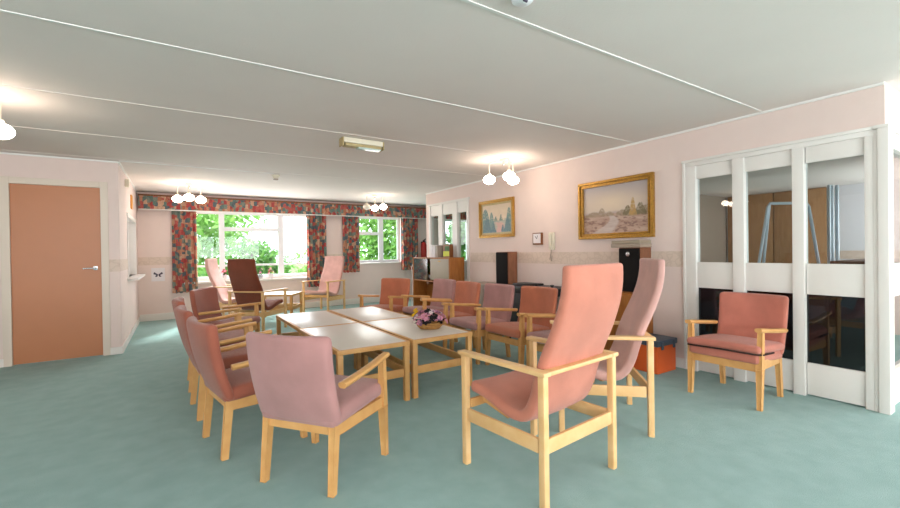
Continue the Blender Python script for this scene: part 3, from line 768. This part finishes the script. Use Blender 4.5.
# ------------------------------------------------------------------ pictures
def hsh(x, y):
    v = math.sin(x * 127.1 + y * 311.7) * 43758.5453; return v - math.floor(v)
def vnoise(x, y):
    xi, yi = math.floor(x), math.floor(y); u, v = x - xi, y - yi; u = u * u * (3 - 2 * u); v = v * v * (3 - 2 * v)
    return (hsh(xi, yi) * (1 - u) + hsh(xi + 1, yi) * u) * (1 - v) + (hsh(xi, yi + 1) * (1 - u) + hsh(xi + 1, yi + 1) * u) * v
def fbm(x, y): return .5 * vnoise(x, y) + .3 * vnoise(2 * x + 5, 2 * y) + .2 * vnoise(4 * x, 4 * y + 7)
def mixc(a, b, t): t = max(0, min(1, t)); return tuple(a[i] * (1 - t) + b[i] * t for i in range(3))
def sm(a, b, x):
    t = max(0, min(1, (x - a) / (b - a))); return t * t * (3 - 2 * t)
def trees(u, v, base, lst, seed=0):
    al = 0
    for cx, w_, h_ in lst:
        e = h_ * math.exp(-abs((u - cx) / w_) ** 2.6) + .05 * (fbm(u * 26 + seed, cx * 9) - .5) * (1 if abs(u - cx) < w_ * 1.4 else 0)
        al = max(al, sm(-.012, .02, base + e - v) * sm(-.02, .03, v - base + .05) * (1 if e > .012 else 0))
    return al * (.55 + .45 * sm(.35, .55, fbm(u * 34 + seed, v * 34)))
def paint_river(u, v):
    c = mixc(srgb(206, 188, 170), srgb(190, 176, 168), fbm(u * 3.3 + 2, v * 5))
    c = mixc(c, srgb(160, 152, 156), sm(.6, 1.05, v) * .8); c = mixc(c, srgb(224, 204, 176), .7 * math.exp(-((u - .45) / .3) ** 2 - ((v - .62) / .2) ** 2))
    c = mixc(c, srgb(164, 144, 144), .6 * sm(.50, .44, v + .05 * fbm(u * 5, 1)))
    gr = mixc(srgb(158, 122, 108), srgb(198, 174, 156), fbm(u * 8, v * 22)); gr = mixc(gr, srgb(116, 82, 74), .7 * sm(.52, .68, fbm(u * 15 + 3, v * 30)))
    c = mixc(c, gr, sm(.43, .40, v + .03 * fbm(u * 9, 5)))
    rx = .36 + .12 * math.sin((v - .1) * 9) + (.4 - v) * .1; rw = .02 + max(0, .42 - v) * .42
    rv = sm(rw, rw * .55, abs(u - rx)) * sm(.43, .39, v)
    c = mixc(c, mixc(srgb(208, 196, 188), srgb(176, 156, 150), fbm(u * 10, v * 50)), rv)
    c = mixc(c, srgb(146, 128, 104), trees(u, v, .40, [(.30, .05, .14), (.16, .09, .06), (.42, .06, .05), (.95, .08, .13), (.62, .07, .07)], 3) * .85)
    c = mixc(c, srgb(120, 108, 80), trees(u, v, .38, [(.88, .06, .20), (.70, .05, .17), (.80, .05, .10)], 8))
    c = mixc(c, srgb(178, 144, 88), trees(u, v, .38, [(.775, .035, .32)], 5))
    return c
def paint_garden(u, v):
    c = mixc(srgb(206, 184, 156), srgb(226, 204, 176), fbm(u * 4, v * 4))
    c = mixc(c, mixc(srgb(126, 150, 138), srgb(206, 184, 160), fbm(u * 12, v * 12)), sm(.52, .44, v))
    c = mixc(c, srgb(214, 160, 146), .8 * sm(.16, .08, abs(u - .55 - .1 * math.sin(v * 8))) * sm(.4, .32, v))
    c = mixc(c, srgb(230, 200, 160), .8 * sm(.035, .015, abs(v - .45)) * sm(.26, .2, abs(u - .55)))
    c = mixc(c, srgb(92, 128, 122), trees(u, v, .05, [(.10, .17, .82), (.33, .10, .68), (.93, .10, .80)], 4))
    c = mixc(c, srgb(70, 104, 112), trees(u, v, .05, [(.16, .12, .5), (.40, .06, .30), (.88, .09, .45), (.72, .04, .22)], 9))
    c = mixc(c, srgb(104, 128, 112), trees(u, v, .45, [(.48, .04, .14), (.66, .04, .20)], 6))
    return c
def picture(label, y0, y1, z0, z1, fwid, dep, fn, mount=False):
    t = thing('framed_picture', label, 'picture', (XR, (y0 + y1) / 2, (z0 + z1) / 2)); W, Hh = y1 - y0, z1 - z0
    b = MB()
    def ring(o, wdt, xa, xb):
        a, c = W / 2 - o, Hh / 2 - o
        b.box((xa, -a, -c), (xb, a, -c + wdt), .004); b.box((xa, -a, c - wdt), (xb, a, c), .004); b.box((xa, -a, -c + wdt), (xb, -a + wdt, c - wdt), .004); b.box((xa, a - wdt, -c + wdt), (xb, a, c - wdt), .004)
    ring(0, fwid * .45, -dep, -.001); ring(fwid * .45, fwid * .3, -dep * .6, -.001); ring(fwid * .75, fwid * .25, -dep * .8, -.001)
    b.build('frame', 'gold', t)
    w2, h2 = W / 2 - fwid, Hh / 2 - fwid; nx, nz = 170, 116
    if mount:
        mb = MB(); e = .03
        mb.box((-.012, -w2, -h2), (-.004, w2, -h2 + e)); mb.box((-.012, -w2, h2 - e), (-.004, w2, h2)); mb.box((-.012, -w2, -h2 + e), (-.004, -w2 + e, h2 - e)); mb.box((-.012, w2 - e, -h2 + e), (-.004, w2, h2 - e)); mb.build('mount', 'oldcream', t)
        w2 -= e; h2 -= e
    me = bpy.data.meshes.new('canvas'); vs = [(-.008, w2 - 2 * w2 * i2 / nx, -h2 + 2 * h2 * j / nz) for j in range(nz + 1) for i2 in range(nx + 1)]
    fs = [(j * (nx + 1) + i2, (j + 1) * (nx + 1) + i2, (j + 1) * (nx + 1) + i2 + 1, j * (nx + 1) + i2 + 1) for j in range(nz) for i2 in range(nx)]
    nb = len(vs); vs += [(-.002, w2, -h2), (-.002, -w2, -h2), (-.002, -w2, h2), (-.002, w2, h2)]; fs.append((nb, nb + 1, nb + 2, nb + 3))
    me.from_pydata(vs, [], fs); ca = me.color_attributes.new('Col', 'FLOAT_COLOR', 'POINT')
    for j in range(nz + 1):
        for i2 in range(nx + 1): ca.data[j * (nx + 1) + i2].color = tuple(fn(i2 / nx, j / nz))[:3] + (1,)
    me.materials.append(M['canvas']); o = bpy.data.objects.new('canvas', me); C.objects.link(o); o.parent = t
picture('gilt framed landscape of a pale river and trees, the larger picture', 2.625, 3.625, 1.345, 2.04, .065, .045, paint_river)
picture('smaller gilt framed picture of blue-green trees, nearer the internal window', 4.86, 5.73, 1.43, 2.035, .05, .035, paint_garden, True)

# wall telephone, thermostat box
t = thing('wall_clock', 'small square white wall clock with dark frame beside the wall phone', 'clock', (XR, 4.37, 1.38))
MB().box((-.03, -.09, -.085), (-.001, .09, .085), .006).build('case', 'wooddark', t); MB().box((-.034, -.072, -.062), (-.0305, .072, .072), .002).build('dial', 'paper', t)
MB().bar((-.036, 0, 0), (-.036, .03, .035), .003, .004).build('hand', 'ink', t); MB().bar((-.036, 0, 0), (-.036, -.02, .045), .003, .004).build('hand', 'ink', t)
t = thing('wall_phone', 'cream wall telephone with its handset hanging below the corner of the large picture', 'telephone', (XR, 4.10, 1.34))
MB().box((-.04, -.045, -.12), (-.001, .045, .12), .01).build('base_unit', 'cream', t)
MB().tube([(-.055, -.01, -.10), (-.07, -.01, -.05), (-.07, -.01, .05), (-.055, -.01, .10)], .016, 10).build('handset', 'cream', t)
MB().tube([(-.03, 0, -.12), (-.03, .01, -.18), (-.03, .03, -.25), (-.03, .0, -.27), (-.03, -.01, -.2)], .005, 6).build('cord', 'greige', t)

# paper with butterfly, plaque, sensor, fire extinguisher
t = thing('paper_notice', 'white sheet with a small dark butterfly pinned low on the far wall', 'notice', (-.28, YF, .86))
MB().box((-.105, -.004, -.125), (.105, .001, .125)).build('sheet', 'paper', t)
b = MB()
for s in (-1, 1):
    b.add([(0, -.006, 0), (s * .06, -.006, .05), (s * .075, -.006, .01), (s * .03, -.006, -.005), (s * .05, -.006, -.045), (s * .015, -.006, -.04),
           (0, -.0045, 0), (s * .06, -.0045, .05), (s * .075, -.0045, .01), (s * .03, -.0045, -.005), (s * .05, -.0045, -.045), (s * .015, -.0045, -.04)], [(0, 1, 2, 3), (0, 3, 4, 5), (6, 9, 8, 7), (6, 11, 10, 9)])
b.build('butterfly', 'ink', t, False)
t = MB().box((XD, 8.36, 1.97), (XD + .02, 8.56, 2.19), .006); tag(t.build('wall_plaque', 'brasso'), 'amber plaque high on the hatch wall near the pelmet', 'plaque')
t = MB().box((XD - .002, 7.52, 2.2), (XD + .05, 7.6, 2.31), .01); tag(t.build('motion_sensor', 'cream'), 'small cream motion sensor high on the hatch wall', 'sensor')
t = MB().box((DX1 + .03, YD - .0155, 1.42), (DX1 + .07, YD - .0145, 1.46)); 
t = thing('fire_extinguisher', 'red fire extinguisher hanging on the far wall behind the corner', 'fire extinguisher', (5.40, YF - .10, .98))
MB().lathe([(0, 0), (.07, 0), (.078, .02), (.078, .40), (.06, .46), (.02, .49), (0, .49)], 20).build('cylinder', 'red', t)
b = MB(); b.box((-.02, -.02, .49), (.02, .02, .53), .004); b.bar((0, 0, .53), (.0, -.09, .56), .02, .012); b.build('valve', 'blackp', t)
MB().tube([(.0, -.02, .50), (.09, -.03, .47), (.10, -.02, .25), (.095, -.02, .1)], .010, 8).build('hose', 'blackp', t)
MB().box((-.03, .07, .2), (.03, .10, .5), .003).build('bracket', 'blackp', t)

# ------------------------------------------------------------------ sideboard group along the right wall
sx0, sx1, sy0, sy1, sh = 3.98, XR - .02, 6.19, 7.54, 1.11
t = thing('sideboard', 'tall wooden sideboard with open compartment and beige flap by the internal window', 'sideboard', ((sx0 + sx1) / 2, (sy0 + sy1) / 2, 0)); off = (-(sx0 + sx1) / 2, -(sy0 + sy1) / 2, 0)
def sp(mb, name, m, par=t, of=off):
    o = mb.build(name, m, par); o.location = of; return o
b = MB(); b.box((sx0, sy0, 0), (sx1, sy0 + .022, sh), .003); b.box((sx0, sy1 - .022, 0), (sx1, sy1, sh), .003); b.box((sx0, sy0 + .022, sh - .022), (sx1, sy1 - .022, sh), .003); b.box((sx0, sy0 + .022, .06), (sx1, sy1 - .022, .08), .003)
b.box((sx0, sy0 + .022, .655), (sx1, sy1 - .022, .675), .003); b.box((sx1 - .012, sy0 + .022, .08), (sx1, sy1 - .022, sh - .022)); b.box((sx0 + .01, 6.84, .675), (sx1 - .012, 6.86, sh - .022), .002)
b.box((sx0 + .03, sy0 + .03, 0), (sx1, sy1 - .03, .058))
sp(b, 'carcass', 'teak')
sp(MB().box((sx0 - .004, sy0 + .026, .70), (sx0 + .014, 6.838, sh - .026), .003), 'flap', 'silver')
hd = MB().box((sx0 - .016, 6.47, 1.035), (sx0 - .004, 6.55, 1.052), .003); sp(hd, 'handle', 'gold')
sp(MB().box((sx0 + .02, 6.95, .60), (sx0 + .26, 7.02, .648), .002), 'shelf_tray', 'wooddark')
sp(MB().box((sx0 + .012, 6.98, .68), (sx0 + .016, 7.515, 1.085)), 'glass_door', 'mirror')
# things inside and on top
t2 = MB().lathe([(.0, .001), (.05, .001), (.08, .05), (.10, .095), (.09, .095), (.045, .012), (0, .012)], 24, (4.13, 6.99, .6755)); tag(t2.build('bowl', 'paper'), 'white bowl inside the open compartment of the sideboard', 'bowl')  # invented bowl in place of the white part of the window reflection
t2 = thing('potted_plant', 'green leafy plant inside the open compartment of the sideboard', 'plant', (4.2, 7.32, .6755)); MB().lathe([(0, .001), (.05, .001), (.06, .09), (.055, .09), (.045, .08), (0, .08)], 16).build('pot', 'greige', t2)  # invented plant in place of the reflected greenery
b = MB()
for k in range(40):
    a = rnd.uniform(0, 2 * PI); e = rnd.uniform(.3, 1.4); c = Vector((0, 0, .08)); q = Vector((.08 * math.cos(a) * math.cos(e), .18 * math.sin(a) * math.cos(e), .3 * math.sin(e))) * rnd.uniform(.6, 1)
    s2 = Vector((-math.sin(a), math.cos(a), 0)) * .02; p = c + q; mdl = c + q * .6
    b.add([mdl, mdl + q * .2 + s2, p, mdl + q * .2 - s2], [(0, 1, 2, 3)]); b.add([c, c + s2 * .1, mdl], [(0, 1, 2)])
b.build('foliage', 'leafb', t2, False)
cs = [('paper', .045, .235, 'white case standing at the left end of the sideboard top'), ('paper', .045, .225, 'white case standing just right of the first on the sideboard'), ('greige', .05, .22, 'grey case standing in the middle of the sideboard top')]
yy = 6.95
for m_, w_, h_, lb in cs:
    yy -= w_ + .045; tag(bx((4.04, yy, sh + .001), (4.22, yy + w_ + .03, sh + h_), .003).build('record_case', m_), lb, 'case', 'cases on the sideboard')
t2 = thing('book', 'brown and lime green book propped on the sideboard top', 'book', (4.14, 6.47, sh + .001)); MB().box((-.04, -.11, 0), (.04, .11, .235), .003).build('cover', 'wooddark', t2); MB().box((-.043, -.10, .02), (-.0402, .10, .11), .0).build('label_strip', 'lime', t2); MB().box((-.043, -.10, .12), (-.0402, .04, .2), .0).build('picture_strip', 'green', t2)
# low unit with speaker
ux0, ux1, uy0, uy1, uh = 3.93, XR - .02, 4.70, 5.62, .715
t = thing('low_cabinet', 'grey-beige low cabinet under the walnut-sided speaker', 'cabinet', ((ux0 + ux1) / 2, (uy0 + uy1) / 2, 0)); of2 = (-(ux0 + ux1) / 2, -(uy0 + uy1) / 2, 0)
sp(MB().box((ux0 + .01, uy0 + .01, .05), (ux1, uy1 - .01, uh - .055), .004), 'body', 'greige', t, of2); sp(MB().box((ux0, uy0, uh - .054), (ux1, uy1, uh), .006), 'top', 'greige', t, of2)
for a in (uy0 + .02, (uy0 + uy1) / 2 + .005): sp(MB().box((ux0 - .006, a, .08), (ux0 + .009, a + (uy1 - uy0) / 2 - .03, uh - .075), .003), 'door', 'greige', t, of2)
sp(MB().box((ux0 + .03, uy0 + .03, 0), (ux1 - .03, uy1 - .03, .049)), 'plinth', 'blackp', t, of2)
def speaker(label, x0, x1, y0, y1, z0, z1, tweeter=False):
    t = thing('loudspeaker', label, 'loudspeaker', ((x0 + x1) / 2, (y0 + y1) / 2, z0)); of = (-(x0 + x1) / 2, -(y0 + y1) / 2, -z0)
    sp(MB().box((x0 + .014, y0, z0), (x1, y1, z1), .004), 'cabinet_box', 'brownside', t, of)
    sp(MB().box((x0 - .006, y0 + .008, z0 + .008), (x0 + .0135, y1 - .008, z1 - .008), .006), 'grille', 'black', t, of)
    if tweeter: sp(MB().lathe([(0, 0), (.02, .0), (.024, .004), (0, .008)], 16), 'badge', 'chrome', t, (-.12, 0, z1 - z0 - .07)).rotation_euler = (0, -PI / 2, 0)
    return t
speaker('tall black-fronted speaker with walnut sides on the low cabinet', 4.10, 4.29, 4.79, 5.06, .716, 1.20)
# black equipment table
t = thing('equipment_table', 'black mobile disco table with folding legs behind the right row', 'table', (4.06, 4.12, 0))
MB().box((-.2, -.46, .64), (.2, .46, .74), .006).build('case', 'blackp', t)
for s in (-1, 1):
    MB().tube([(-.17, s * .40, 0), (-.17, s * .40, .64)], .02, 8).build('leg', 'blackp', t); MB().tube([(.17, s * .40, 0), (.17, s * .40, .64)], .02, 8).build('leg', 'blackp', t)
MB().box((-.205, -.3, .1), (-.2, .44, .64), .001).build('front_cloth', 'blackp', t)
for yk in (-.08, -.36): MB().lathe([(0, 0), (.016, 0), (.016, .02), (.026, .026), (.026, .04), (0, .045)], 14, (-.12, yk, .74)).build('knob', 'blackp', t)
MB().box((-.206, -.44, .665), (-.2005, -.38, .71), .001).build('badge', 'paper', t)
MB().box((-.1, .05, .741), (.15, .4, .765), .005).build('lid', 'blackp', t)
# teak cabinet right with speaker and record player
t = thing('wooden_cabinet', 'teak cabinet under the black speaker, partly behind the pink high-back chair', 'cabinet', (4.12, 2.86, 0))
MB().box((-.16, -.21, .03), (.18, .24, .752), .004).build('body', 'teak', t); MB().box((-.168, -.20, .06), (-.1605, .01, .73), .002).build('door', 'teak', t); MB().box((-.168, .02, .06), (-.1605, .23, .73), .002).build('door', 'teak', t); MB().box((-.14, -.19, 0), (.16, .22, .029)).build('plinth', 'wooddark', t)
speaker('black-fronted speaker standing on the teak cabinet below the large picture', 4.10, 4.30, 2.665, 2.925, .753, 1.235, True)
t = thing('record_player', 'flat grey-beige record player lying on top of the right-hand speaker', 'record player', (4.195, 2.84, 1.236)); MB().box((-.095, -.18, .0), (.11, .18, .04), .004).build('plinth_box', 'greige', t); MB().box((-.09, -.175, .041), (.105, .175, .078), .004).build('lid', 'silver', t)
# orange crate
t = thing('storage_crate', 'orange plastic crate with slate-blue lid on the floor behind the pink high-back chair', 'crate', (4.05, 2.535, 0))
MB().box((-.16, -.18, .0), (.16, .10, .265), .012).build('box', 'orange', t); MB().box((-.172, -.192, .266), (.172, .11, .325), .012).build('lid', 'lid', t)
for xk in (-.10, .10): MB().box((xk - .018, -.199, .235), (xk + .018, -.1925, .31), .002).build('clip', 'lid', t)
# window sill flowers
for k, (x, m1, lb) in enumerate([(1.50, 'green', 'glass of green leaves on the sill right of the brown chair'), (1.70, 'redf', 'small white pot of red flowers on the window sill'), (.83, 'redf', 'pot of pink flowers on the sill behind the left pink chair')]):
    t = thing('flower_pot', lb, 'flower pot', (x, YF + .02, .695)); MB().lathe([(0, .001), (.045, .001), (.062, .10), (.055, .10), (.042, .012), (0, .012)], 18).build('pot', 'glassg' if k == 0 else 'paper', t)
    for q in range(14):
        a = rnd.uniform(0, 2 * PI); b = MB(); flower(b, (rnd.uniform(0, .075) * math.cos(a), .05 * math.sin(a), rnd.uniform(.11, .22)), .03, (math.cos(a), math.sin(a), 1), 6); b.build('flower', rnd.choice([m1, m1, 'pinkf', 'green']), t, False)
# white cable by the sideboard
tag(MB().tube([(4.0, 7.62, .001 + .008), (3.98, 7.60, .3), (4.02, 7.60, .62), (3.99, 7.61, .9), (4.1, 7.60, 1.15)], .008, 6).build('cable', 'paper'), 'white cable hanging beside the sideboard', 'cable')

# ------------------------------------------------------------------ outdoors
g = MB().box((-30, YF + .26, -.35), (40, 60, -.30)); g.box((11.5, YN - 20, -.35), (45, YF + .255, -.30)); struct(g, 'ground', 'grass')
def bush(name, loc, rx, ry, rz_, n, mt, label, size=.10, trunk=True):
    t = thing(name, label, name, loc, 0, 'greenery outside the windows'); b = MB(); r0 = random.Random(int(loc[0] * 100 + loc[1] * 7))
    lobes = [(Vector((r0.uniform(-.6, .6) * rx, r0.uniform(-.5, .5) * ry, r0.uniform(.3, .85) * rz_)), r0.uniform(.35, .55)) for _ in range(9)]
    for k in range(n):
        c, s = r0.choice(lobes); a = r0.uniform(0, 2 * PI); e = math.asin(r0.uniform(-1, 1)); q = Vector((math.cos(a) * math.cos(e) * rx, math.sin(a) * math.cos(e) * ry, math.sin(e) * rz_ * .6)) * s * r0.uniform(.75, 1.05)
        p = c + q; p.z = max(p.z, .03)
        d1 = Vector((r0.uniform(-1, 1), r0.uniform(-1, 1), r0.uniform(-1, 1))).normalized(); d2 = d1.orthogonal().normalized()
        sz = size * r0.uniform(.6, 1.2); b.add([p - d1 * sz, p + d2 * sz * .5, p + d1 * sz, p - d2 * sz * .5], [(0, 1, 2, 3)])
    b.build('foliage', mt, t, False)
    MB().tube([(0, 0, 0), (.05, 0, rz_ * .5), (0, .05, rz_ * .8)], .08, 8, radii=[.09, .06, .03]).build('trunk', 'bark', t)
bush('shrub', (1.7, 12.3, -.3), 1.3, .8, 2.0, 2200, 'leafb', 'rounded green shrub outside the middle pane of the wide window')
bush('shrub', (-1.3, 14.6, -.3), 1.2, .8, 2.4, 2000, 'leafa', 'light green shrub outside the left pane of the wide window')
bush('shrub', (4.3, 14.8, -.3), 1.1, .8, 1.5, 1600, 'leafa', 'low light green shrub outside the right pane of the wide window')
bush('shrub', (7.2, 12.8, -.3), 1.2, .9, 2.3, 2200, 'leafb', 'green shrub outside the small window')
bush('tree', (.2, 20, -.3), 3.0, 2.0, 4.6, 3000, 'leafa', 'pale tree beyond the shrubs outside the wide window', .2)
bush('tree', (8.6, 20, -.3), 3.0, 2.0, 4.4, 3000, 'leafa', 'pale tree beyond the shrubs outside the small window', .2)
bush('tree', (11.5, 16.0, -.3), 1.6, 2.4, 3.8, 3000, 'leafb', 'green tree seen through the internal window', .18)

# ------------------------------------------------------------------ light
w = bpy.data.worlds.new('sky'); bpy.context.scene.world = w; w.use_nodes = True
bg = w.node_tree.nodes['Background']; bg.inputs[0].default_value = (.86, .93, 1.0, 1); bg.inputs[1].default_value = 5.0
def area(name, loc, rot, sx_, sy_, e, col=(.985, .965, 1.0)):
    l = bpy.data.lights.new(name, 'AREA'); l.shape = 'RECTANGLE'; l.size = sx_; l.size_y = sy_; l.energy = e; l.color = col
    o = bpy.data.objects.new(name, l); C.objects.link(o); o.location = loc; o.rotation_euler = rot; return o
# area lamps added at the windows to boost daylight (sky and ground bounce)
for x in (-2.1, 2.1, 6.1): area('window_daylight', (x, YB - .05, 1.45), (R(110), 0, 0), 2.9, 1.3, 140)
area('window_daylight', (XE + .02, -2.15, 1.45), (R(108), 0, R(90)), 2.4, 1.3, 150)
area('window_daylight', (XL - .02, -1.2, 1.45), (R(108), 0, R(-90)), 3.1, 1.3, 60)
area('window_daylight', (9.8, YN + .1, 1.5), (R(100), 0, 0), 2.2, 1.1, 65)  # lamp at the added store-room window, brightens that room
area('window_daylight', (1.38, YF + .06, 1.42), (R(-88), 0, 0), 2.4, 1.3, 70)
area('window_daylight', (4.15, YF + .06, 1.5), (R(-88), 0, 0), 1.2, 1.05, 28)
sun = bpy.data.lights.new('sun', 'SUN'); sun.energy = 9.0; sun.angle = R(8); so = bpy.data.objects.new('sun', sun); C.objects.link(so); so.rotation_euler = (R(52), 0, R(160))

sc = bpy.context.scene
sc.view_settings.view_transform = 'Standard'; sc.view_settings.look = 'None'; sc.view_settings.gamma = 1.0; sc.view_settings.exposure = -0.08
sc.view_settings.use_curve_mapping = False
sc.cycles.use_denoising = True
